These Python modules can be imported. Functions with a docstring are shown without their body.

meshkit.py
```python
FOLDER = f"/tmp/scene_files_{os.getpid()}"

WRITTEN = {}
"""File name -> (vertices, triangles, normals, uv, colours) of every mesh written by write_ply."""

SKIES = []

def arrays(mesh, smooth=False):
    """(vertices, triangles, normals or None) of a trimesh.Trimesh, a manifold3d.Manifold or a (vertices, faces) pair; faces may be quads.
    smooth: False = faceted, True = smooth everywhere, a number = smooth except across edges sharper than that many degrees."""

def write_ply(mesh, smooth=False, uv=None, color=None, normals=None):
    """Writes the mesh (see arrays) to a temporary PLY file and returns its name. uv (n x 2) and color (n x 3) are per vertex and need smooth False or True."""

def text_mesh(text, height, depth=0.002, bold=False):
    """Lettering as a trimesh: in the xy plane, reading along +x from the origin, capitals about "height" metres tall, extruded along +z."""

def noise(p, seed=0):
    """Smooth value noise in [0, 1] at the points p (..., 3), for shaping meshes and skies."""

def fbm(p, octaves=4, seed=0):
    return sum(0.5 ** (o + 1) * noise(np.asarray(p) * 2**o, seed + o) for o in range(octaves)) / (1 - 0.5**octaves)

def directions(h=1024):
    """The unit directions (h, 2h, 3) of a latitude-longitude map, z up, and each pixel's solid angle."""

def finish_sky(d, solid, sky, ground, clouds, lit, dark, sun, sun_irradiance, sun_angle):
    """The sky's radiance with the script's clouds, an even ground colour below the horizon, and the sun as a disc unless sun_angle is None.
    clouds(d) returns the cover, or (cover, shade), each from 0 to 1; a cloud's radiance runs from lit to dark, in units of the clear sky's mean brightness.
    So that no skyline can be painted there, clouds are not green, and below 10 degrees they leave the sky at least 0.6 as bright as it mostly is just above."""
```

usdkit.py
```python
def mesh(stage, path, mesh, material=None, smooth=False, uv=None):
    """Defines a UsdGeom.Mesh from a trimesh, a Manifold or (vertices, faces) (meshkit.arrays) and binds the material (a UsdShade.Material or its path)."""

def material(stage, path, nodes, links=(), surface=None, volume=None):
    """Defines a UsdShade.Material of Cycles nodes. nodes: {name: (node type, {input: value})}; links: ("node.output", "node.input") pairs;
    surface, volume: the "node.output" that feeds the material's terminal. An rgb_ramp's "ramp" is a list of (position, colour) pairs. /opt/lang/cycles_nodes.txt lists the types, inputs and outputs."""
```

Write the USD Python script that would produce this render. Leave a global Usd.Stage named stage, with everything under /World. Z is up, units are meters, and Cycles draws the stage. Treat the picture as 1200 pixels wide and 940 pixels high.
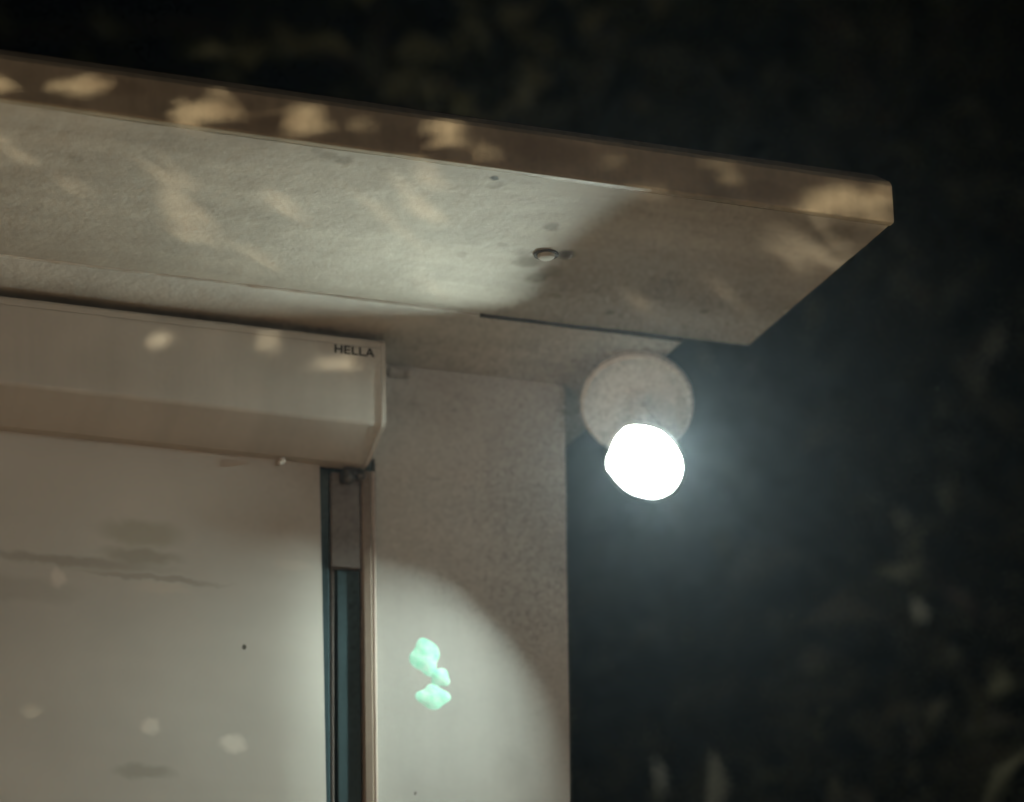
import math, random
import numpy as np, trimesh, usdkit, meshkit
from pxr import Usd, UsdGeom, UsdLux, UsdShade, Gf, Sdf
from shapely.geometry import Polygon, Point, box as sbox
from shapely import affinity

stage = Usd.Stage.CreateInMemory()
UsdGeom.SetStageUpAxis(stage, 'Z'); UsdGeom.SetStageMetersPerUnit(stage, 1.0)
UsdGeom.Xform.Define(stage, '/World'); UsdGeom.Scope.Define(stage, '/World/Looks')
rng = np.random.default_rng(7)

# ------------------------------------------------------------------ camera, sky, moonlight
R = np.array([[0.93442044, 0.10677877, 0.33978925], [-0.3553813, 0.34304358, 0.86949712], [-0.02371869, -0.93323062, 0.35849411]])
EYE = np.array([0, 0, 1.55]); F, CX, CY = 4000.0, 600.0, 470.0
cam = UsdGeom.Camera.Define(stage, '/World/camera')
cm = np.eye(4); cm[0, :3] = R @ [1, 0, 0]; cm[1, :3] = R @ [0, -1, 0]; cm[2, :3] = R @ [0, 0, -1]; cm[3, :3] = EYE
cam.AddTransformOp().Set(Gf.Matrix4d(*cm.ravel().tolist()))
cam.CreateHorizontalApertureAttr(36.0); cam.CreateVerticalApertureAttr(36.0 * 802 / 1024); cam.CreateFocalLengthAttr(36.0 * F / 1200)
cam.CreateClippingRangeAttr((0.05, 2000.0)); cam.CreateFStopAttr(3.2); cam.CreateFocusDistanceAttr(3.3); cam.CreateExposureAttr(0.0)

SUN_EL, SUN_ROT = math.radians(4), math.radians(200)
usdkit.material(stage, '/World/Looks/night_sky', {'s': ('sky_texture', dict(sky_type='single_scattering', sun_disc=False, sun_elevation=SUN_EL, sun_rotation=SUN_ROT)),
                'b': ('background_shader', dict(strength=0.0004))}, [('s.color', 'b.color')], surface='b.background')
dome = UsdLux.DomeLight.Define(stage, '/World/sky')
UsdShade.MaterialBindingAPI.Apply(dome.GetPrim()).Bind(UsdShade.Material.Get(stage, '/World/Looks/night_sky'))
moon = UsdLux.DistantLight.Define(stage, '/World/moonlight')
moon.CreateNormalizeAttr(True) if hasattr(moon, 'CreateNormalizeAttr') else None
moon.CreateIntensityAttr(0.002); moon.CreateAngleAttr(0.5); moon.CreateColorAttr(Gf.Vec3f(1, .97, .93))
moon.AddRotateXYZOp().Set(Gf.Vec3f(86, 0, 20))
HAZE = 0.0018             # scattering of the haze added for the lamp glow, per metre
LAMP_POWER = 3.4       # radiant intensity of the eave spotlight
FILL_POWER = 11.5         # radiant intensity of the unseen fill lamp added in front of the terrace
TREE_FILL_POWER = 24.0          # radiant intensity of the unseen lamp added to light the trees
WARM_POWER = 185.0      # radiant intensity of the garden lamp

# ------------------------------------------------------------------ helpers
def ray(u, v): return R @ np.array([(u - CX) / F, (v - CY) / F, 1.0])
def at(u, v, Y=None, z=None, X=None):
    d = ray(u, v)
    t = (Y - EYE[1]) / d[1] if Y is not None else (z - EYE[2]) / d[2] if z is not None else (X - EYE[0]) / d[0]
    return EYE + t * d
def nrm(v): v = np.asarray(v, float); return v / np.linalg.norm(v)
used = {}
def numbered(parent, name):
    k = used.get((parent, name), 0); used[(parent, name)] = k + 1
    return name if k == 0 else f'{name}_{k:03d}'
def tag(o, label=None, cat=None, group=None, kind=None):
    p = o.GetPrim() if hasattr(o, 'GetPrim') else o
    for k, v in (('label', label), ('category', cat), ('group', group), ('kind', kind)):
        if v: p.SetCustomDataByKey(k, v)
    return o
def thing(name, label, cat, loc=(0, 0, 0), group=None):
    x = UsdGeom.Xform.Define(stage, '/World/' + numbered('/World', name)); x.AddTranslateOp().Set(Gf.Vec3d(*map(float, loc)))
    tag(x, label, cat, group); x.loc = np.array(loc, float)
    return x
def obj(name, m, mat, parent=None, smooth=30, off=None, label=None, uv=None):
    """one Mesh prim; m is in world space and is moved into its thing's space"""
    pp = str(parent.GetPath()) if parent is not None else '/World'
    o = off if off is not None else getattr(parent, 'loc', np.zeros(3))
    if isinstance(m, tuple): m = trimesh.Trimesh(np.asarray(m[0], float), np.asarray(m[1]), process=False)
    else: m = m.copy()
    m.apply_translation(-o)
    p = usdkit.mesh(stage, pp + '/' + numbered(pp, name), m, MATS[mat], smooth=smooth)
    p.loc = o
    if label: tag(p, label)
    return p
def box(x0, x1, y0, y1, z0, z1):
    b = trimesh.creation.box([x1 - x0, y1 - y0, z1 - z0]); b.apply_translation([(x0 + x1) / 2, (y0 + y1) / 2, (z0 + z1) / 2]); return b
def rbox(x0, x1, y0, y1, z0, z1, r=.003):
    pts = np.array([[x, y, z] for x in (x0, x1) for y in (y0, y1) for z in (z0, z1)])
    c = pts.mean(0); s = np.sign(pts - c)
    out = []
    for k in range(3):
        q = pts - s * r; q[:, k] = pts[:, k]; out.append(q)
    q = pts - s * r * .3; 
    return trimesh.convex.convex_hull(np.vstack(out + [pts - s * r * .42]))
def extr_x(poly, x0, x1):
    """polygon in (Y, z) extruded along X"""
    m = trimesh.creation.extrude_polygon(poly, x1 - x0, engine='earcut')
    v = m.vertices.copy(); m.vertices = np.stack([v[:, 2] + x0, v[:, 0], v[:, 1]], 1); return m
def extr_y(poly, y0, y1):
    """polygon in (X, z) extruded along Y"""
    m = trimesh.creation.extrude_polygon(poly, y1 - y0, engine='earcut')
    v = m.vertices.copy(); m.vertices = np.stack([v[:, 0], v[:, 2] + y0, v[:, 1]], 1); m.invert(); return m
def extr_z(poly, z0, z1):
    m = trimesh.creation.extrude_polygon(poly, z1 - z0, engine='earcut'); m.apply_translation([0, 0, z0]); return m
def rnd(poly, r): return poly.buffer(-r, join_style=2).buffer(r, quad_segs=5)
def frame(n):
    n = nrm(n); a = nrm(np.cross(n, [0, 0, 1] if abs(n[2]) < .95 else [1, 0, 0])); b = np.cross(n, a)
    return a, b, n
def lathe(prof, c, n, seg=48):
    """prof: (radius, distance along n) pairs"""
    a, b, n = frame(n); ph = np.linspace(0, 2 * np.pi, seg, endpoint=False)
    V = []; Fc = []
    for r, h in prof: V.append(c + n * h + r * (np.cos(ph)[:, None] * a + np.sin(ph)[:, None] * b))
    V = np.vstack(V)
    for i in range(len(prof) - 1):
        for j in range(seg):
            k = (j + 1) % seg; p, q, r_, s = i * seg + j, i * seg + k, (i + 1) * seg + k, (i + 1) * seg + j
            Fc += [[p, q, r_], [p, r_, s]]
    m = trimesh.Trimesh(V, Fc, process=True); m.update_faces(m.nondegenerate_faces()); m.remove_unreferenced_vertices(); return m
def tube(p, r, seg=8):
    """tapered tube along points p with radii r"""
    p = np.asarray(p, float); r = np.broadcast_to(r, len(p)); V = []; Fc = []
    t = np.gradient(p, axis=0)
    a0 = None
    for i in range(len(p)):
        n = nrm(t[i]); 
        a = np.cross(n, [0, 0, 1]) if a0 is None or True else a0
        if np.linalg.norm(a) < .2: a = np.cross(n, [1, 0, 0])
        a = nrm(a if a0 is None else a0 - n * (a0 @ n)); a0 = a; b = np.cross(n, a)
        ph = np.linspace(0, 2 * np.pi, seg, endpoint=False)
        V.append(p[i] + r[i] * (np.cos(ph)[:, None] * a + np.sin(ph)[:, None] * b))
    n0 = len(p) * seg; V = np.vstack(V + [p[:1], p[-1:]])
    for i in range(len(p) - 1):
        for j in range(seg):
            k = (j + 1) % seg; Fc += [[i * seg + j, i * seg + k, (i + 1) * seg + k], [i * seg + j, (i + 1) * seg + k, (i + 1) * seg + j]]
    for j in range(seg):
        k = (j + 1) % seg; Fc += [[n0, k, j], [n0 + 1, n0 - seg + j, n0 - seg + k]]
    return trimesh.Trimesh(V, Fc, process=False)
cat = trimesh.util.concatenate

# ------------------------------------------------------------------ materials
MATS = {}
def mat(name, col, var=.12, scale=9., rough=.7, bump=.0, bscale=120., marks=(), spec=.3, metallic=0., tint=None, streak=None, emit=None, trans=None):
    """painted / plastered surface: mottled colour, fine relief, rough edges of dirt, stains and painted light dapples with a place of their own (marks: centre, radius, colour, strength)"""
    c = np.array(col, float)
    N = {'g': ('geometry', {}), 'n': ('noise_texture', dict(scale=scale, detail=5., roughness=.6)),
         'r': ('rgb_ramp', dict(ramp=[(.3, c * (1 - var)), (.7, np.minimum(c * (1 + var * .6), 1) if tint is None else np.array(tint))])),
         'p': ('principled_bsdf', dict(roughness=rough, specular_ior_level=spec, metallic=metallic))}
    L = [('g.position', 'n.vector'), ('n.fac', 'r.fac')]
    last = 'r.color'
    if streak:
        N['sm'] = ('mapping', dict(scale=streak[0])); N['sn'] = ('noise_texture', dict(scale=1., detail=4., roughness=.65))
        N['sr'] = ('rgb_ramp', dict(ramp=[(.35, np.ones(3) * (1 - streak[1])), (.62, np.ones(3))])); N['sx'] = ('mix_color', dict(blend_type='multiply', fac=1.))
        L += [('g.position', 'sm.vector'), ('sm.vector', 'sn.vector'), ('sn.fac', 'sr.fac'), (last, 'sx.a'), ('sr.color', 'sx.b')]; last = 'sx.result'
    if len(marks):
        N['wn'] = ('noise_texture', dict(scale=55., detail=3.)); N['wv'] = ('vector_math', dict(math_type='multiply_add', vector2=(.014,) * 3, vector3=(-.007,) * 3)); N['wa'] = ('vector_math', dict(math_type='add'))
        L += [('g.position', 'wn.vector'), ('wn.color', 'wv.vector1'), ('wv.vector', 'wa.vector1'), ('g.position', 'wa.vector2')]
    for i, (pc, rad, mc, st, *el) in enumerate(marks):
        s = np.array(el[0] if el else (1, 1, 1), float)
        N[f'k{i}'] = ('mapping', dict(scale=1 / s)); N[f'd{i}'] = ('vector_math', dict(math_type='distance', vector2=np.array(pc) / s))
        N[f'f{i}'] = ('map_range', dict(range_type='smoothstep', from_min=rad, from_max=rad * .35, to_min=0., to_max=st, clamp=True)); N[f'm{i}'] = ('mix_color', dict(blend_type='mix', b=mc))
        L += [('wa.vector', f'k{i}.vector'), (f'k{i}.vector', f'd{i}.vector1'), (f'd{i}.value', f'f{i}.value'), (f'f{i}.result', f'm{i}.fac'), (last, f'm{i}.a')]; last = f'm{i}.result'
    L.append((last, 'p.base_color'))
    if bump:
        N['bn'] = ('noise_texture', dict(scale=bscale, detail=4., roughness=.65)); N['bb'] = ('bump', dict(strength=bump, distance=.004))
        L += [('g.position', 'bn.vector'), ('bn.fac', 'bb.height'), ('bb.normal', 'p.normal')]
    MATS[name] = usdkit.material(stage, '/World/Looks/' + name, N, L, surface='p.BSDF')
def emitter(name, col, strength):
    MATS[name] = usdkit.material(stage, '/World/Looks/' + name, {'e': ('emission', dict(color=col, strength=strength))}, [], surface='e.emission')

ZS = 2.9127           # underside of the eave
YW = 3.236            # front wall
YC, YF = 3.078, 2.731 # joint between the two soffit boards, fascia
DIRT = (.16, .14, .11)
def so(u, v): return at(u, v, z=ZS)
soffit_marks = [(so(385, 182), .012, DIRT, .5), (so(402, 187), .014, DIRT, .6), (so(372, 176), .010, DIRT, .35), (so(580, 209), .0065, (.05, .05, .045), .95), (so(582, 218), .009, DIRT, .45, (1, 1.6, 1)),
                (so(618, 306), .020, DIRT, .7), (so(628, 325), .018, DIRT, .6), (so(612, 296), .014, DIRT, .3), (so(646, 266), .012, DIRT, .75), (so(588, 286), .008, DIRT, .35), (so(541, 298), .008, DIRT, .3), (so(646, 318), .02, DIRT, .55), (so(664, 299), .014, (.08, .075, .07), .85),
                (so(715, 366), .008, DIRT, .7), (so(825, 365), .009, DIRT, .5), (so(90, 186), .01, DIRT, .3), (so(280, 215), .03, DIRT, .18), (so(650, 345), .01, DIRT, .4),
                (so(975, 275), .03, DIRT, .5), (so(730, 250), .03, DIRT, .2), (so(985, 300), .02, DIRT, .4), (so(450, 330), .05, DIRT, .15), (so(780, 330), .03, DIRT, .25)]
mat('soffit_paint', (.405, .375, .325), var=.16, scale=7., rough=.75, bump=.25, bscale=38., marks=soffit_marks, streak=((3, 22, 3), .14))
mat('inner_paint', (.54, .53, .49), var=.14, scale=11., rough=.75, bump=.3, bscale=60., streak=((2, 9, 9), .12))
fm = [(at(u, v, Y=YF), r, (.17, .13, .09), s, (2.2, 1, .7)) for u, v, r, s in ((130, 100, .02, .5), (300, 135, .03, .5), (640, 175, .03, .5), (900, 225, .02, .5), (480, 165, .02, .4), (1030, 225, .012, .5))]
mat('fascia_paint', (.33, .285, .21), var=.25, scale=14., rough=.6, bump=.2, bscale=30., marks=fm, streak=((18, 1, 2), .25))
wm = [(at(487, 930, Y=YW), .0035, (.08, .07, .06), .9), (at(520, 470, Y=YW), .05, DIRT, .15), (at(600, 900, Y=YW), .03, DIRT, .12)]
mat('wall_plaster', (.47, .465, .44), var=.10, scale=6., rough=.85, bump=.05, bscale=40., marks=wm, streak=((10, 1, 1.4), .09))
YB, YFAB = 3.150, 3.222
bm = [(at(u, v, Y=YB), r, mc, s) for u, v, r, mc, s in ((300, 420, .05, DIRT, .12), (120, 430, .04, DIRT, .10), (415, 425, .01, DIRT, .2))]
mat('cassette_paint', (.47, .455, .42), var=.07, scale=8., rough=.42, bump=.08, bscale=30., marks=bm, spec=.4, streak=((16, 1, 1.6), .10))
def fa(u, v): return at(u, v, Y=YFAB)
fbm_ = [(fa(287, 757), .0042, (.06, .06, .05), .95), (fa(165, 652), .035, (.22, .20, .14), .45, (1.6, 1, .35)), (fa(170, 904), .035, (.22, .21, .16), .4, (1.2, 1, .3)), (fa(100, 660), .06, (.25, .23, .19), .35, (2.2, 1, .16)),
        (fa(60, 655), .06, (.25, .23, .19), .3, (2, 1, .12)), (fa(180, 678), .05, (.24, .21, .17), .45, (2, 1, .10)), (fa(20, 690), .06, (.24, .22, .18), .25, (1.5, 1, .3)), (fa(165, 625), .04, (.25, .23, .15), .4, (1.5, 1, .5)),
        (fa(176, 851), .014, (.70, .66, .60), .7), (fa(272, 871), .017, (.70, .67, .61), .75, (1.2, 1, .7)), (fa(68, 677), .013, (.66, .62, .56), .6), (fa(190, 690), .02, (.55, .5, .43), .4, (2, 1, .4)), (fa(345, 663), .015, (.55, .5, .43), .3, (2, 1, .6))]  # brightest spots are dapples of light painted into the cloth colour
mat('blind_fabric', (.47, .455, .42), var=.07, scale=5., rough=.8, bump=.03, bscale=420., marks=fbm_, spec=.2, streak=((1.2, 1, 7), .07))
mat('lettering_paint', (.035, .035, .03), var=.1, rough=.5)
mat('rail_metal', (.15, .135, .125), var=.12, scale=20, rough=.38, spec=.5)
mat('rail_gloss', (.045, .075, .085), var=.1, scale=20, rough=.22, spec=.7)
mat('rail_flange', (.20, .155, .12), var=.2, scale=12, rough=.4)
mat('rail_edge', (.46, .38, .33), var=.12, scale=25, rough=.5)
mat('bracket_metal', (.13, .13, .13), var=.3, scale=60, rough=.4, metallic=.5)
mat('dark_joint', (.05, .045, .04), var=.2, rough=.9)
mat('lamp_white', (.72, .70, .66), var=.05, rough=.4, spec=.45)
MATS['hood_plastic'] = usdkit.material(stage, '/World/Looks/hood_plastic', {'p': ('principled_bsdf', dict(base_color=(.6, .6, .58), roughness=.45)), 't': ('translucent_bsdf', dict(color=(.9, .95, 1.0))), 'm': ('mix_closure', dict(fac=.005))},
    [('p.BSDF', 'm.closure1'), ('t.BSDF', 'm.closure2')], surface='m.closure')  # slight translucency added so the hood lights the saucer
mat('lamp_grey', (.30, .30, .30), var=.05, rough=.4, spec=.5)
mat('reflector', (.35, .35, .34), var=.02, rough=.5)
mat('roof_tile', (.10, .07, .055), var=.35, scale=20, rough=.8, bump=.3)
mat('paving', (.15, .095, .06), var=.2, scale=3, rough=.9, bump=.3, bscale=25)
mat('soil_grass', (.07, .075, .04), var=.5, scale=2, rough=1.)
mat('bark', (.05, .042, .032), var=.4, scale=25, rough=.95, bump=.6, bscale=60)
mat('iron', (.04, .04, .04), var=.2, rough=.5, metallic=.4)
mat('painted_glow', (.36, .97, .72), var=.05, scale=110, rough=.22, tint=(.72, .99, .88), spec=.6)
mat('window_frame', (.35, .33, .30), var=.08, rough=.4)
MATS['window_glass'] = usdkit.material(stage, '/World/Looks/window_glass', {'t': ('transparent_bsdf', dict(color=(.8, .85, .85))), 'g': ('glossy_bsdf', dict(roughness=.02, color=(.9, .9, .9))), 'f': ('fresnel', dict(IOR=1.5)), 'm': ('mix_closure', {})},
    [('f.fac', 'm.fac'), ('t.BSDF', 'm.closure1'), ('g.BSDF', 'm.closure2')], surface='m.closure')
def leafmat(name, c):
    c = np.array(c)
    MATS[name] = usdkit.material(stage, '/World/Looks/' + name, {'g': ('geometry', {}), 'r': ('rgb_ramp', dict(ramp=[(0, c * .5), (.5, c), (1, c * 1.5 + np.array([.015, .005, 0]))])),
        'p': ('principled_bsdf', dict(roughness=.5, specular_ior_level=.35)), 't': ('translucent_bsdf', {}), 'm': ('mix_closure', dict(fac=.25))},
        [('g.random_per_island', 'r.fac'), ('r.color', 'p.base_color'), ('r.color', 't.color'), ('p.BSDF', 'm.closure1'), ('t.BSDF', 'm.closure2')], surface='m.closure')
leafmat('leaf_dark', (.10, .12, .065)); leafmat('leaf_olive', (.115, .12, .065)); leafmat('leaf_near', (.06, .085, .03))

# ------------------------------------------------------------------ ground
th = np.linspace(0, 2 * np.pi, 97)[:-1]
rad = np.array([0.01, 4, 8, 16, 30, 60, 120])
gv = np.vstack([np.stack([r * np.cos(th), r * np.sin(th), 0 * th], 1) for r in rad])
gf = [[i * 96 + j, i * 96 + (j + 1) % 96, (i + 1) * 96 + (j + 1) % 96, (i + 1) * 96 + j] for i in range(len(rad) - 1) for j in range(96)]
gf = np.array(gf); gf = np.vstack([gf[:, [0, 1, 2]], gf[:, [0, 2, 3]]])
tag(obj('ground', (gv, gf), 'soil_grass'), 'dark garden ground around the house', 'ground', kind='structure')
tag(obj('terrace', box(-7, 2.4, -3.5, YW - .002, -.05, .06), 'paving'), 'pale paved terrace in front of the house wall', 'terrace', kind='structure')

# ------------------------------------------------------------------ house
HX0, HX1, HY1 = -5.0, 1.3245, 9.5
house = thing('house', 'pale plastered house corner under a wide painted eave', 'house', (HX0 / 2 + HX1 / 2, (YW + HY1) / 2, 0))
WX0, WX1, WZ0, WZ1 = -.82, at(440, 700, Y=YW)[0] + .001, .92, 2.80
c_top, c_bot = at(662, 500, Y=YW), at(668.5, 940, Y=YW)
def corner_x(z): return c_bot[0] + (c_top[0] - c_bot[0]) * (z - c_bot[2]) / (c_top[2] - c_bot[2])
# front wall with a hand-finished, slightly uneven arris
zz = np.linspace(0, ZS - .002, 60)
edge = [(corner_x(max(z, 2.0)) + .0012 * (meshkit.noise(np.array([z * 14, 3., 0])) - .5), z) for z in zz]
front = Polygon([(HX0, 0)] + edge + [(HX0, ZS - .002)]).difference(sbox(WX0, WZ0, WX1, WZ1)).difference(sbox(-3.9, .92, -2.6, 2.2))
# extend the front wall all the way round as one shell
wallm = [extr_y(front, YW, YW + .30)]
wallm += [box(HX1 - .30, HX1 - .006, YW + .3, HY1, 0, ZS - .002), box(HX0, HX0 + .3, YW + .3, HY1, 0, ZS - .002), box(HX0 + .3, HX1 - .3, HY1 - .3, HY1, 0, ZS - .002)]
obj('wall', cat(wallm), 'wall_plaster', house, smooth=40)
# eave: outer soffit board, inner board, fascia, roof
EX = 1.4765
def wavy(x0, x1, y0, y1, z, nx, ny, amp, th_):
    """board with a gently uneven underside"""
    xs, ys = np.linspace(x0, x1, nx), np.linspace(y0, y1, ny); X, Y = np.meshgrid(xs, ys, indexing='ij')
    P = np.stack([X, Y, 0 * X], -1)
    dz = (meshkit.fbm(P * [5, 9, 1] + 11, 4, 5) - .5) * amp
    low = np.stack([X, Y, z + dz], -1).reshape(-1, 3); top = np.stack([X, Y, 0 * X + z + th_], -1).reshape(-1, 3)
    Fc = []; n = nx * ny
    for i in range(nx - 1):
        for j in range(ny - 1):
            a, b, c, d = i * ny + j, (i + 1) * ny + j, (i + 1) * ny + j + 1, i * ny + j + 1
            Fc += [[a, d, c], [a, c, b], [n + a, n + b, n + c], [n + a, n + c, n + d]]
    rim = [i * ny for i in range(nx)] + [(nx - 1) * ny + j for j in range(1, ny)] + [i * ny + ny - 1 for i in range(nx - 2, -1, -1)] + [j for j in range(ny - 2, 0, -1)]
    for a, b in zip(rim, rim[1:] + rim[:1]): Fc += [[a, b, n + b], [a, n + b, n + a]]
    return trimesh.Trimesh(np.vstack([low, top]), Fc, process=False)
obj('soffit_board', cat([wavy(.2, EX - .0006, YF + .012, YC - .0022, ZS, 180, 60, .0035, .02), box(HX0 - .4, .2, YF + .012, YC - .0022, ZS, ZS + .02)]), 'soffit_paint', house, smooth=40)
obj('inner_soffit_board', cat([wavy(.2, 1.402, YC + .0022, YW + .29, ZS - .001, 160, 30, .0025, .02), box(HX0 - .2, .2, YC + .0022, YW + .29, ZS - .001, ZS + .02), box(1.0, 1.402, YW + .29, HY1 + .3, ZS - .001, ZS + .02)]), 'inner_paint', house, smooth=40)
obj('joint', box(HX0 - .2, 1.402, YC - .006, YC + .006, ZS + .006, ZS + .012), 'dark_joint', house)
# bead of paint and filler, cracked open towards the right
xs = np.linspace(.1, 1.17, 240)
bead = np.stack([xs, np.full_like(xs, YC + .001), np.full_like(xs, ZS + .0015)], 1); rr = .0035 + .0022 * (meshkit.fbm(np.stack([xs * 34, xs * 0, xs * 0], 1), 3, 2) - .5); rr[-12:] *= np.linspace(1, .2, 12)
obj('filler_bead', tube(bead, rr, 8), 'inner_paint', house, smooth=60)
obj('joint_gap', tube(np.array([[x, YC + .0005 * math.sin(x * 60), ZS - .0006] for x in np.linspace(1.17, 1.40, 30)]), .0028, 6), 'dark_joint', house)
fz = .0445
fpoly = Polygon([(YF, ZS - .0015), (YF + .0108, ZS - .0015), (YF + .0108, ZS + .0205), (YF + .06, ZS + .0205), (YF + .06, ZS + .065), (YF + .034, ZS + .065), (YF + .004, ZS + fz), (YF, ZS + fz - .006)])
fas = extr_x(rnd(fpoly, .0025), .30, EX)
fas = fas.subdivide_to_size(.03); nz_ = meshkit.fbm(fas.vertices * [16, 30, 30] + 5, 3, 1)[:, None] - .5; fas.vertices = fas.vertices + nz_ * [0, .0016, .0018]
fas = cat([fas, extr_x(rnd(fpoly, .0025), HX0 - .4, .2995)])
obj('fascia', fas, 'fascia_paint', house, smooth=40)
rp = Polygon([(YF + .036, ZS + .0665), (YF + .16, ZS + .0665), (6.36, ZS + 1.30), (6.36, ZS + 1.36), (YF + .062, ZS + .080)])
rp2 = Polygon([(2 * 6.36 - y, z) for y, z in rp.exterior.coords])
obj('roof', cat([extr_x(rp, HX0 - .45, EX - .002), extr_x(rp2, HX0 - .45, EX - .002)]), 'roof_tile', house)
gab = Polygon([(YC, ZS + .022), (9.6, ZS + .022), (6.36, ZS + 1.28)])
obj('gable', extr_x(gab, 1.10, 1.31), 'wall_plaster', house)
# screwed cover in the soffit
sc = so(640, 298)
obj('screw_cap', lathe([(0, .0045), (.0068, .0045), (.0086, .003), (.0094, 0), (.0094, -.002)], np.array([sc[0], sc[1], ZS]), (0, 0, -1), 28), 'soffit_paint', house, smooth=50, label='small round cap stained at its rim')
obj('cap_gasket', lathe([(.0085, .0012), (.0125, .0014), (.0128, -.002)], np.array([sc[0], sc[1], ZS]), (0, 0, -1), 28), 'dark_joint', house, smooth=50)
# window behind the blind
win = UsdGeom.Xform.Define(stage, str(house.GetPath()) + '/window'); win.loc = house.loc
wp = sbox(WX0 + .002, WZ0 + .002, WX1 - .002, WZ1 - .002); wi = sbox(WX0 + .07, WZ0 + .07, WX1 - .07, WZ1 - .07)
obj('frame', extr_y(wp.difference(wi), YW + .09, YW + .15), 'window_frame', win)
obj('pane', box(WX0 + .071, WX1 - .071, YW + .115, YW + .121, WZ0 + .071, WZ1 - .071), 'window_glass', win)

# ------------------------------------------------------------------ roller blind
bR = 1.0895
blind = thing('roller_blind', 'pale external roller blind lowered over the window beside the wall corner', 'roller blind', (0.1, YW, .9))
bt, bb_ = at(449, 398, Y=YB)[2], at(453, 499, Y=YB)[2]
chY, chZ = 3.209, 2.782
prof = Polygon([(YB, bb_), (YB, bt - .0125), (YB + .0009, bt - .0118), (YB + .0009, bt - .0105), (YB, bt - .0098), (YB, bt), (YW - .001, bt), (YW - .001, chZ + .006), (YW - .006, chZ), (chY, chZ)])
prof = prof.buffer(.0004).buffer(-.0004)
rp_ = Polygon([(YB, bb_), (YB, bt), (YW - .001, bt), (YW - .001, chZ), (chY, chZ)])
arc = rnd(rp_, .0065)
cass = arc.difference(sbox(YB - .01, bt - .0122, YB + .0008, bt - .0106))
obj('cassette', extr_x(cass, -.86, bR - .0052), 'cassette_paint', blind, smooth=38)
cap = arc.buffer(.0007)
obj('end_cap', extr_x(cap, bR - .005, bR), 'cassette_paint', blind, smooth=38)
obj('end_cap', extr_x(cap, -.865, -.8602), 'cassette_paint', blind, smooth=38)
tm = meshkit.text_mesh('HELLA', .0088, .0006, bold=True)
b0 = tm.bounds; tm.apply_translation(-b0[0]); p0, p1 = at(392, 413.5, Y=YB), at(438.5, 418, Y=YB)
tm.apply_scale([(p1[0] - p0[0]) / (b0[1][0] - b0[0][0]), 1.0, 1])
v = tm.vertices.copy(); tm.vertices = np.stack([v[:, 0] + p0[0], YB - .0002 - v[:, 2] , v[:, 1] + p0[2]], 1); tm.invert() if tm.volume < 0 else None
obj('lettering', tm, 'lettering_paint', blind, smooth=False, label='small dark lettering HELLA on the cassette')
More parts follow.
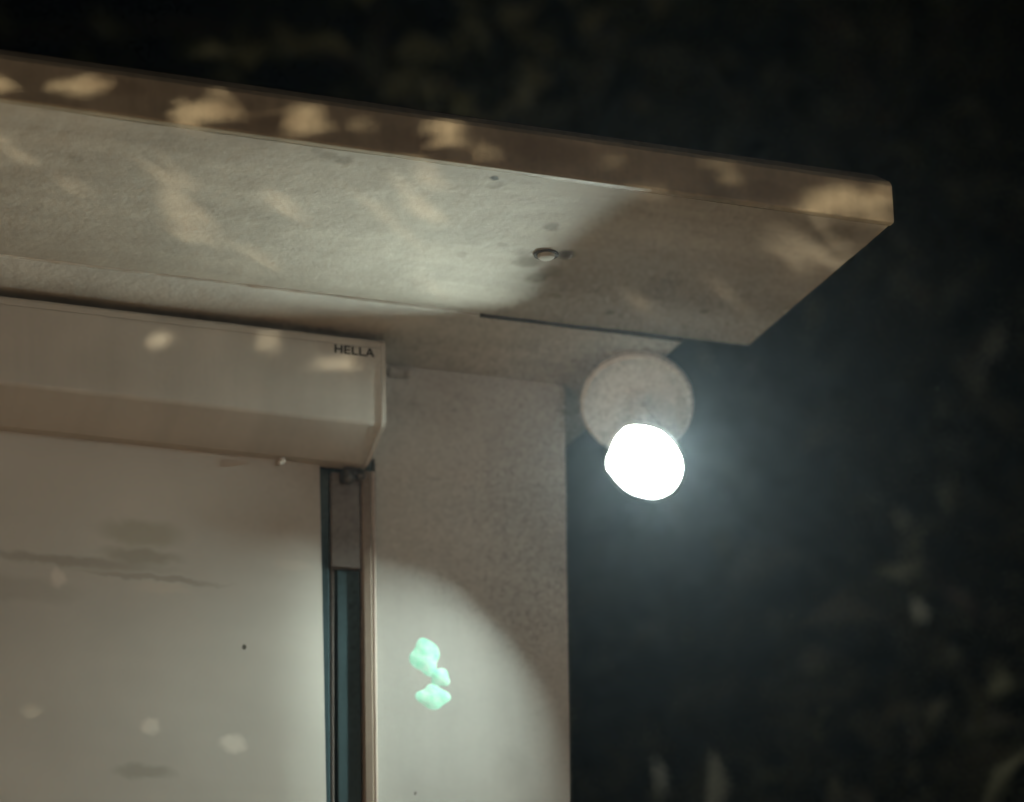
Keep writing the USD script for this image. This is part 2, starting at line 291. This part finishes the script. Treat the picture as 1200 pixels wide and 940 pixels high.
# fabric: slack sheet with faint horizontal creases
e0, e1 = at(376, 560, Y=YFAB), at(384, 940, Y=YFAB)
nx, nz = 150, 190; zt, zb = chZ + .05, 1.02
U, Vv = np.meshgrid(np.linspace(0, 1, nx) ** .6, np.linspace(0, 1, nz) ** 1.6, indexing='ij')
Z = zt + (zb - zt) * Vv; xe = e0[0] + (e1[0] - e0[0]) * np.clip((Z - e0[2]) / (e1[2] - e0[2]), -.3, 1.2)
X = -.80 + (xe + .80) * U
crz = [fa(100, 655)[2], fa(150, 672)[2], fa(180, 684)[2], fa(60, 640)[2]]
Yd = .0035 * (meshkit.fbm(np.stack([X * 2.2, Z * 2.6, 0 * X], -1), 3, 9) - .5)
for k, c0 in enumerate(crz): Yd -= (.0007 + .0002 * k) * np.exp(-((Z - c0 + .008 * (X - .8)) / .0035) ** 2) * np.clip(meshkit.noise(np.stack([X * 9 + 31 * k, 0 * X, 0 * X], -1)) * 1.6 - .35, 0, 1)
Yd += .004 * np.clip((U - .97) / .03, 0, 1) ** 2
fr = np.stack([X, YFAB + Yd, Z], -1).reshape(-1, 3); bk = fr + [0, .0012, 0]
Fc = []; n = nx * nz
for i in range(nx - 1):
    for j in range(nz - 1):
        a, b, c, d = i * nz + j, (i + 1) * nz + j, (i + 1) * nz + j + 1, i * nz + j + 1
        Fc += [[a, d, c], [a, c, b], [n + a, n + b, n + c], [n + a, n + c, n + d]]
rim = [i * nz for i in range(nx)] + [(nx - 1) * nz + j for j in range(1, nz)] + [i * nz + nz - 1 for i in range(nx - 2, -1, -1)] + [j for j in range(nz - 2, 0, -1)]
for a, b in zip(rim, rim[1:] + rim[:1]): Fc += [[a, b, n + b], [a, n + b, n + a]]
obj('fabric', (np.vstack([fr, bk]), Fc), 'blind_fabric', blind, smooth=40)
obj('bottom_bar', extr_x(rnd(Polygon([(YFAB - .01, .99), (YFAB + .012, .99), (YFAB + .012, 1.025), (YFAB - .01, 1.025)]), .004), -.81, 1.045), 'cassette_paint', blind, smooth=40)
# guide rail between the cloth and the plaster
def gx(u, v=740, Y=YW - .006): return at(u, v, Y=Y)[0]
zt2 = chZ - .001; zj = at(410, 667, Y=YW - .005)[2]
rail = thing('guide_rail', 'narrow dark metal guide rail beside the blind cloth, next to the wall strip', 'guide rail', (gx(410), YW, .93))
x_a, x_b, x_c, x_d, x_e, x_f = gx(379.5), gx(387), gx(392), gx(424), gx(436.5), gx(441.5)
obj('back_plate', box(x_a - .012, x_f - .001, YW + .004, YW + .010, .93, zt2 + .03), 'rail_gloss', rail)
obj('rail_lip', rbox(x_a - .010, x_b, YW - .004, YW + .0038, .93, zt2, .0012), 'rail_gloss', rail)
obj('rail_bead', tube([[x_b + .0028, YW + .0005, .94], [x_b + .0031, YW + .0005, 2.3], [gx(391.5, 700), YW + .0005, zj + .002]], .0023, 8), 'rail_metal', rail, smooth=50)
obj('rail_flange', rbox(x_d, x_e, YW - .009, YW + .0038, .93, zt2 + .002, .0022), 'rail_flange', rail)
obj('rail_edge_strip', rbox(x_e + .0004, x_f, YW - .0065, YW + .0038, .93, zt2 + .003, .0015), 'rail_edge', rail)
obj('rail_head', rbox(x_b + .001, x_d - .0006, YW - .0075, YW + .0038, zj, zt2 - .003, .0015), 'rail_metal', rail, label='matt grey upper piece of the rail under the cassette')
obj('rail_face', rbox(x_c + .004, x_d - .0006, YW - .003, YW + .0038, .93, zj - .0006, .001), 'rail_gloss', rail)
br = [rbox(gx(398), gx(412), YW - .022, YW - .006, zt2 - .016, zt2 - .001, .004), rbox(gx(409), gx(426), YW - .018, YW - .004, zt2 - .010, zt2 - .0005, .003), trimesh.creation.icosphere(2, .0065).apply_translation([gx(405), YW - .02, zt2 - .014]), trimesh.creation.icosphere(2, .005).apply_translation([gx(420), YW - .018, zt2 - .009])]
obj('end_bracket', cat(br), 'bracket_metal', blind, smooth=40)
sp = at(331, 537, Y=YFAB - .012)
obj('cassette_screw', cat([lathe([(0, 0), (.0026, 0), (.0036, .0035), (.0018, .006), (0, .006)], sp, (0, 0, -1), 12), trimesh.creation.icosphere(1, .0022).apply_translation(sp + [-.003, -.001, -.006])]), 'lamp_white', blind, smooth=50)
# mounting stub and cable clip on the wall just right of the cassette
cl = at(470, 437, Y=YW - .004)
clip = thing('wall_clip', 'small pale clip on the wall just right of the blind cassette', 'clip', cl)
obj('clip_body', rbox(cl[0] - .016, cl[0] + .008, YW - .010, YW - .0005, cl[2] - .006, cl[2] + .005, .003), 'wall_plaster', clip)
obj('clip_knob', trimesh.creation.icosphere(2, .0055).apply_translation(cl + [.006, -.008, -.003]), 'wall_plaster', clip, smooth=60)

# luminous turquoise spots, their glow put into plain colour on the plaster
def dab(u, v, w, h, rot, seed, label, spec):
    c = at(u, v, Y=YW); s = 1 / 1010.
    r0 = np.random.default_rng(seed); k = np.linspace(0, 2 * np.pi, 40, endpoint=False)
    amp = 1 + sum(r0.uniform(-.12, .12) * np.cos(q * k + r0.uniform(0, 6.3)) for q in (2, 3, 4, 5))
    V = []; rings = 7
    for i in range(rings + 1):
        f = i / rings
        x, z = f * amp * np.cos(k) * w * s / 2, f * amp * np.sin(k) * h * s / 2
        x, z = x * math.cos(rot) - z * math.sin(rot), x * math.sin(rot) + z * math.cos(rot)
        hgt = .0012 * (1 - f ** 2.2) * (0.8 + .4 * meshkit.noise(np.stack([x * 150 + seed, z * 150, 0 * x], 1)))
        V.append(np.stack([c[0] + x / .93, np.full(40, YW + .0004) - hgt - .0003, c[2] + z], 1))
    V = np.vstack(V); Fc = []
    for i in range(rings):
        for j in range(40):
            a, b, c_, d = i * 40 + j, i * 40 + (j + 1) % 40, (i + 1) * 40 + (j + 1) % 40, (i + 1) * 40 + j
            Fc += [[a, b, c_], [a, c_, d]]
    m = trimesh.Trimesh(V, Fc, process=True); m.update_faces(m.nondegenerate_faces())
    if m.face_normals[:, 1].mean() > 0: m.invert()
    tag(obj('turquoise_spot', m, 'painted_glow', smooth=60), label, 'paint dab', 'turquoise spots on the wall')
dab(498.5, 770, 32, 41, .25, 3, 'largest and topmost bright turquoise spot on the pale wall', 0)
dab(516, 794, 22, 21, .0, 8, 'smallest bright turquoise spot, right of and between the other two', 0)
dab(507.5, 817, 34, 28, -.1, 5, 'lowest bright turquoise spot, wider than it is tall', 0)

# ------------------------------------------------------------------ eave spotlight
L0 = at(769, 533, Y=3.128)
AX = nrm((-.645, -.565, -.51))
N2 = nrm((-.285, -.60, -.74))
plate_c = L0 - N2 * .094 + np.array([-.004, 0, 0]); plate_c = plate_c - nrm(plate_c - EYE) * .022 + R @ [-.017, -.014, 0]
spot = thing('eave_spotlight', 'lit white round spotlight under the eave at the wall corner', 'spotlight', (plate_c[0], plate_c[1], ZS))
RP = .060
obj('saucer', lathe([(0, -.016), (.03, -.0155), (RP * .8, -.010), (RP, -.003), (RP + .0015, .001), (RP + .0012, .011), (RP - .002, .013), (RP - .006, .0115), (RP - .010, .004), (.04, -.004), (0, -.005)], plate_c, N2, 72), 'lamp_white', spot, smooth=50)
obj('mount', lathe([(.034, 0), (.034, .014), (.028, .024), (.016, .030), (.0, .030)], np.array([plate_c[0] + .012, plate_c[1] + .02, ZS - .001]), (0, 0, -1), 32), 'lamp_white', spot, smooth=40)
H0 = L0 - AX * .024
obj('neck', tube([plate_c - N2 * .004, plate_c + N2 * .018, H0 - AX * .012, H0], [.012, .010, .010, .015], 20), 'lamp_white', spot, smooth=50)
# hood: rim shaped to place the beam edge on soffit, wall and cloth
bpts = [(so(0, 338), 2), (so(150, 345), 2), (so(300, 353), 2), (so(450, 364), 4), (so(560, 372), 6), (so(592, 366), 8), (so(622, 325), 7), (so(650, 288), 6), (so(675, 252), 5), (so(700, 215), 4),
        (at(440, 680, Y=YW), 2), (at(500, 717, Y=YW), 2), (at(550, 755, Y=YW), 2), (at(600, 797, Y=YW), 3), (at(660, 850, Y=YW), 5), (at(250, 600, Y=YFAB), 8), (at(310, 632, Y=YFAB), 8), (at(380, 665, Y=YFAB), 7)]
a_, b_, n_ = frame(AX)
phs, ths = [], []
for q, less in bpts:
    d = nrm(q - L0); phs.append(math.atan2(d @ b_, d @ a_)); ths.append(math.acos(d @ n_) - math.radians(less))
phs, ths = np.array(phs), np.array(ths)
SEG = 120; pp = np.linspace(0, 2 * np.pi, SEG, endpoint=False)
dph = (pp[:, None] - phs[None] + np.pi) % (2 * np.pi) - np.pi
wgt = np.exp(-(dph / math.radians(9)) ** 2); soft = np.exp(-(dph / math.radians(40)) ** 2) * .02
cut = ((wgt + soft) * ths).sum(1) + .004 * math.radians(54); cut /= (wgt + soft).sum(1) + .004
cut = np.clip(cut, math.radians(40), math.radians(66))
RH = .0405; hh = RH / np.tan(cut)
cs = np.cos(pp)[:, None] * a_ + np.sin(pp)[:, None] * b_
rings_o = [H0 + cs * .016, H0 + cs * .022 + AX * .004, L0 - AX * .004 + cs * (RH * .7), L0 + cs * (RH + .002) + AX * (hh[:, None] * .8), L0 + cs * (RH + .0025) + AX * (hh[:, None])]
rings_i = [L0 + cs * (RH + .002) + AX * (hh[:, None] + .0012), L0 + cs * RH + AX * hh[:, None], L0 + cs * RH * .8 + AX * (hh[:, None] * .25), L0 + cs * .0165 - AX * .003, L0 + cs * .016 - AX * .010, L0 + cs * .0155 - AX * .0235, L0 + cs * .0005 - AX * .0235]
rings_o = [L0 + cs * (RH + .0016) + AX * (hh[:, None] - .004)]
V = np.vstack(rings_o + rings_i); Fc = []
for i in range(len(rings_o + rings_i) - 1):
    for j in range(SEG):
        k = (j + 1) % SEG; Fc += [[i * SEG + j, i * SEG + k, (i + 1) * SEG + k], [i * SEG + j, (i + 1) * SEG + k, (i + 1) * SEG + j]]
obj('hood', (V, Fc), 'hood_plastic', spot, smooth=40)
RC = .0155
emitter('spot_light', (.87, 1.03, .93), LAMP_POWER / (math.pi * RC ** 2))
obj('bulb', lathe([(0, .003), (RC, 0), (RC, -.0015), (0, -.0015)], L0, AX, 14), 'spot_light', spot, smooth=40)

# ------------------------------------------------------------------ garden lamp on a post, out to the left
WL = np.array([-3.2, -.90, 1.40])
def garden_lamp(WL, bulb, RW, label):
    post = thing('garden_lamp', label, 'garden lamp', (WL[0], WL[1], 0), group='garden lamps')
    obj('post', tube([[WL[0], WL[1], 0], [WL[0], WL[1], WL[2] - .06]], .025, 12), 'iron', post, smooth=50)
    obj('collar', lathe([(.0, 0), (.03, 0), (.02, .03), (.012, .045), (0, .045)], WL - [0, 0, .066], (0, 0, 1), 20), 'iron', post)
    obj('cap', lathe([(0, .09), (.05, .075), (.12, .044), (.12, .041), (.03, .068), (0, .07)], WL, (0, 0, 1), 24), 'iron', post, smooth=50)
    obj('cap_rod', tube([WL + [-.07, 0, .064], WL + [-.07, 0, -.03], WL + [0, 0, -.05]], .004, 6), 'iron', post)
    obj('bulb', trimesh.creation.icosphere(1, RW).apply_translation(WL), bulb, post, smooth=60)
RW = .014
emitter('warm_light', (1.0, .83, .56), WARM_POWER / (math.pi * RW ** 2))
emitter('fill_light', (1.0, .86, .72), FILL_POWER / (math.pi * .03 ** 2))
garden_lamp(WL, 'warm_light', RW, 'warm garden lamp on a thin iron post beside the small terrace tree')
garden_lamp(np.array([1.65, -3.0, 2.0]), 'fill_light', .03, 'unseen fill lamp added on a thin iron post at the front edge of the terrace')
emitter('tree_fill_light', (1.0, .97, .80), TREE_FILL_POWER / (math.pi * .03 ** 2))
garden_lamp(np.array([6.4, 2.7, 2.3]), 'tree_fill_light', .03, 'unseen lamp added on a thin iron post on the lawn to light the trees')

# ------------------------------------------------------------------ trees
def leaf_mesh(P, N, size, rg, fold=.25):
    """one two-triangle leaf (folded along its rib) at each point, facing about N"""
    n = len(P); a = rg.normal(size=(n, 3)); N = N / np.linalg.norm(N, axis=1)[:, None]
    a -= N * (a * N).sum(1)[:, None]; a /= np.linalg.norm(a, axis=1)[:, None]; b = np.cross(N, a)
    s = (size * rg.uniform(.65, 1.3, n))[:, None]
    base, tip = P - a * s, P + a * s - N * s * .3
    l, r = P + b * s * .55 + N * s * fold, P - b * s * .55 + N * s * fold
    V = np.stack([base, r, tip, l], 1).reshape(-1, 3); i = np.arange(n)[:, None] * 4
    return V, np.vstack([i + [0, 1, 2], i + [0, 2, 3]])
def grow(h, spread, rg, levels=3):
    """branch polylines and leaf-bearing twig ends of a broadleaf tree of height h at the origin"""
    br, tips = [], []
    def limb(p, d, ln, r, lv):
        pts = [p]; k = 6
        for i in range(k):
            d = nrm(d + rg.normal(size=3) * .16 + np.array([0, 0, .05])); p = p + d * ln / k; pts.append(p)
        br.append((np.array(pts), np.linspace(r, r * .45, k + 1)))
        if lv == 0: tips.extend(pts[2:]); return
        if lv <= 1: tips.extend(pts[4:])
        for j in range(4 if lv > 1 else 5):
            q = pts[rg.integers(2, k + 1)]; dd = nrm(d * .5 + nrm(rg.normal(size=3) * [1, 1, .55]) * spread)
            limb(q, dd, ln * rg.uniform(.5, .75), r * .45, lv - 1)
    trunk = [np.array([0, 0, -.1])]; d = np.array([0, 0, 1.])
    for i in range(6): d = nrm(d + rg.normal(size=3) * [.06, .06, 0]); trunk.append(trunk[-1] + d * h * .4 / 6)
    br.append((np.array(trunk), np.linspace(h * .022, h * .014, 7)))
    for j in range(7): 
        az = j * 2.4 + rg.uniform(-.4, .4); limb(trunk[-1 - (j % 3)], nrm([math.cos(az) * spread, math.sin(az) * spread, rg.uniform(.25, 1.)]), h * rg.uniform(.26, .40), h * .009, levels - 1)
    limb(trunk[-1], np.array([0, 0, 1.]), h * .42, h * .010, levels - 1)
    return br, np.array(tips)
def tree(name, label, loc, h, spread, seed, nleaf, lsize, leafm, group=None, levels=3):
    rg = np.random.default_rng(seed); br, tips = grow(h, spread, rg, levels)
    t = thing(name, label, 'tree', loc, group=group)
    obj('trunk', cat([tube(p, r, 7) for p, r in br]), 'bark', t, smooth=50, off=np.zeros(3))
    c = tips[rg.integers(0, len(tips), nleaf)] + rg.normal(size=(nleaf, 3)) * h * .045
    c = c[meshkit.noise(c * 2.6 + seed, 3) > .40]; N = rg.normal(size=(len(c), 3)) + np.array([0, 0, .9])
    obj('crown', leaf_mesh(c, N, lsize, rg), leafm, t, smooth=False, off=np.zeros(3))
    return t
def again(src, loc, rz, label, sc=1.0, group=None):
    x = UsdGeom.Xform.Define(stage, '/World/' + numbered('/World', src.GetPrim().GetName().split('_0')[0]))
    x.GetPrim().GetReferences().AddInternalReference(src.GetPath())
    x.ClearXformOpOrder(); x.AddTranslateOp().Set(Gf.Vec3d(*loc)); x.AddRotateZOp().Set(rz); x.AddScaleOp().Set(Gf.Vec3f(sc, sc, sc))
    x.GetPrim().SetInstanceable(True); tag(x, label, 'tree', group)
TG = 'dark trees behind the house'
ta = tree('garden_tree', 'nearest dark leafy tree, right of the lit spotlight', (3.75, 5.6, 0), 5.6, 1.05, 21, 30000, .055, 'leaf_olive')
tb = tree('garden_tree', 'tall dark tree filling the right edge of the picture', (5.3, 7.6, 0), 8.5, .95, 33, 36000, .062, 'leaf_dark')
again(ta, (4.9, 9.6, 0), 140, 'dark tree standing between the two nearer trees, further back', 1.35)
again(tb, (3.6, 16.0, 0), 75, 'dark tree rising behind the roof at the upper right', 1.15)
again(tb, (8.2, 12.5, 0), 200, 'far dark tree beyond the right hand trees', 1.2)

# unseen tree between lamp and eave: crown gaps shaped to place the dapples
tc = np.array([1.0, 2.95, 2.85]); mid = WL + (tc - WL) * .62
rg = np.random.default_rng(5)
near = thing('dapple_tree', 'small unseen leafy tree on the terrace, crown gaps shaped to dapple the eave', 'tree', (mid[0] - .05, mid[1] + .1, .06))
dirn = nrm(tc - WL)
P = rg.normal(size=(60000, 3)); P = P / np.linalg.norm(P, axis=1)[:, None] * (rg.uniform(0, 1, 60000) ** (1 / 2.4))[:, None]
P = P * (.82 + .36 * meshkit.noise(P * 2.2 + 9, 4))[:, None]
P = mid + P * [.60, .60, .50]
P = P[:48000]
gaps = []  # (point on the house, radius there)
def gp(pt, r, flat=False): gaps.append((pt, r, flat))
fp = lambda u, v: at(u, v, Y=YF)
for u, v, r in ((2, 100, .012), (75, 103, .012), (95, 103, .016), (222, 138, .021), (212, 132, .012), (350, 141, .019), (345, 138, .012), (255, 112, .008), (290, 130, .007), (425, 148, .008), (518, 150, .018), (520, 166, .013), (565, 180, .006), (715, 182, .009), (762, 222, .012), (845, 195, .010), (970, 238, .017), (990, 240, .022), (1012, 245, .014), (1032, 250, .013), (1030, 225, .009), (940, 240, .008), (868, 215, .007)): gp(fp(u, v), r)
for u, v, r in ((215, 205, .017), (205, 215, .012), (212, 250, .022), (222, 245, .020), (218, 275, .014), (15, 175, .014), (95, 222, .008), (490, 225, .018), (515, 212, .016), (500, 250, .016), (490, 285, .020), (510, 340, .018), (430, 240, .014), (330, 235, .014), (345, 255, .012), (915, 295, .020), (925, 280, .014), (750, 355, .018), (965, 295, .014), (985, 290, .014), (850, 345, .012), (320, 310, .016)): gp(so(u, v), r, True)
for u, v, r in ((380, 424, .010), (388, 420, .008), (318, 398, .010), (310, 412, .007), (190, 396, .008)): gp(at(u, v, Y=YB), r)
for u, v, r in ((508, 494, .011), (575, 462, .0035), (612, 482, .0035), (480, 440, .009)): gp(at(u, v, Y=YW), r)
keep = np.ones(len(P), bool)
for pt, r, flat in gaps:
    d = pt - WL; ln = np.linalg.norm(d); d /= ln; t = (P - WL) @ d; dist = np.linalg.norm(P - WL - t[:, None] * d, axis=1)
    if flat:
        Q = WL + (P - WL) * ((ZS - WL[2]) / np.maximum(P[:, 2] - WL[2], .05))[:, None]
        keep &= (np.linalg.norm(Q - pt, axis=1) > r * 1.0) & (dist > .0125)
    else: keep &= dist > r * .8 * t / ln + .006
P = P[keep]
obj('crown', leaf_mesh(P, rg.normal(size=(len(P), 3)) - dirn * .9, .0145, rg), 'leaf_near', near, smooth=False)
tr = []
b0 = near.loc - [0, 0, .1]
tr.append(tube([b0, b0 + [.02, 0, .7], b0 + [0, .02, 1.35], b0 + [.03, 0, 1.75]], [.05, .042, .035, .03], 10))
for k in range(9):
    az = k * 2.4; q = b0 + np.array([0, 0, 1.35 + .05 * k]); e = q + np.array([math.cos(az) * .36, math.sin(az) * .36, .22 + .03 * k])
    tr.append(tube([q, (q + e) / 2 + [0, 0, .05], e], [.016, .011, .006], 7))
obj('trunk', cat(tr), 'bark', near, smooth=50)

# ------------------------------------------------------------------ haze added for the glow around the lamp
MATS['glow_haze'] = usdkit.material(stage, '/World/Looks/glow_haze', {'v': ('principled_volume', dict(color=(.74, .86, 1.0), density=HAZE, anisotropy=.92))}, [], volume='v.volume')
tag(obj('haze', box(-125, 125, -125, 125, -1.2, 18), 'glow_haze', smooth=False), 'thin haze added for the glow around the lamp', 'haze', kind='stuff')
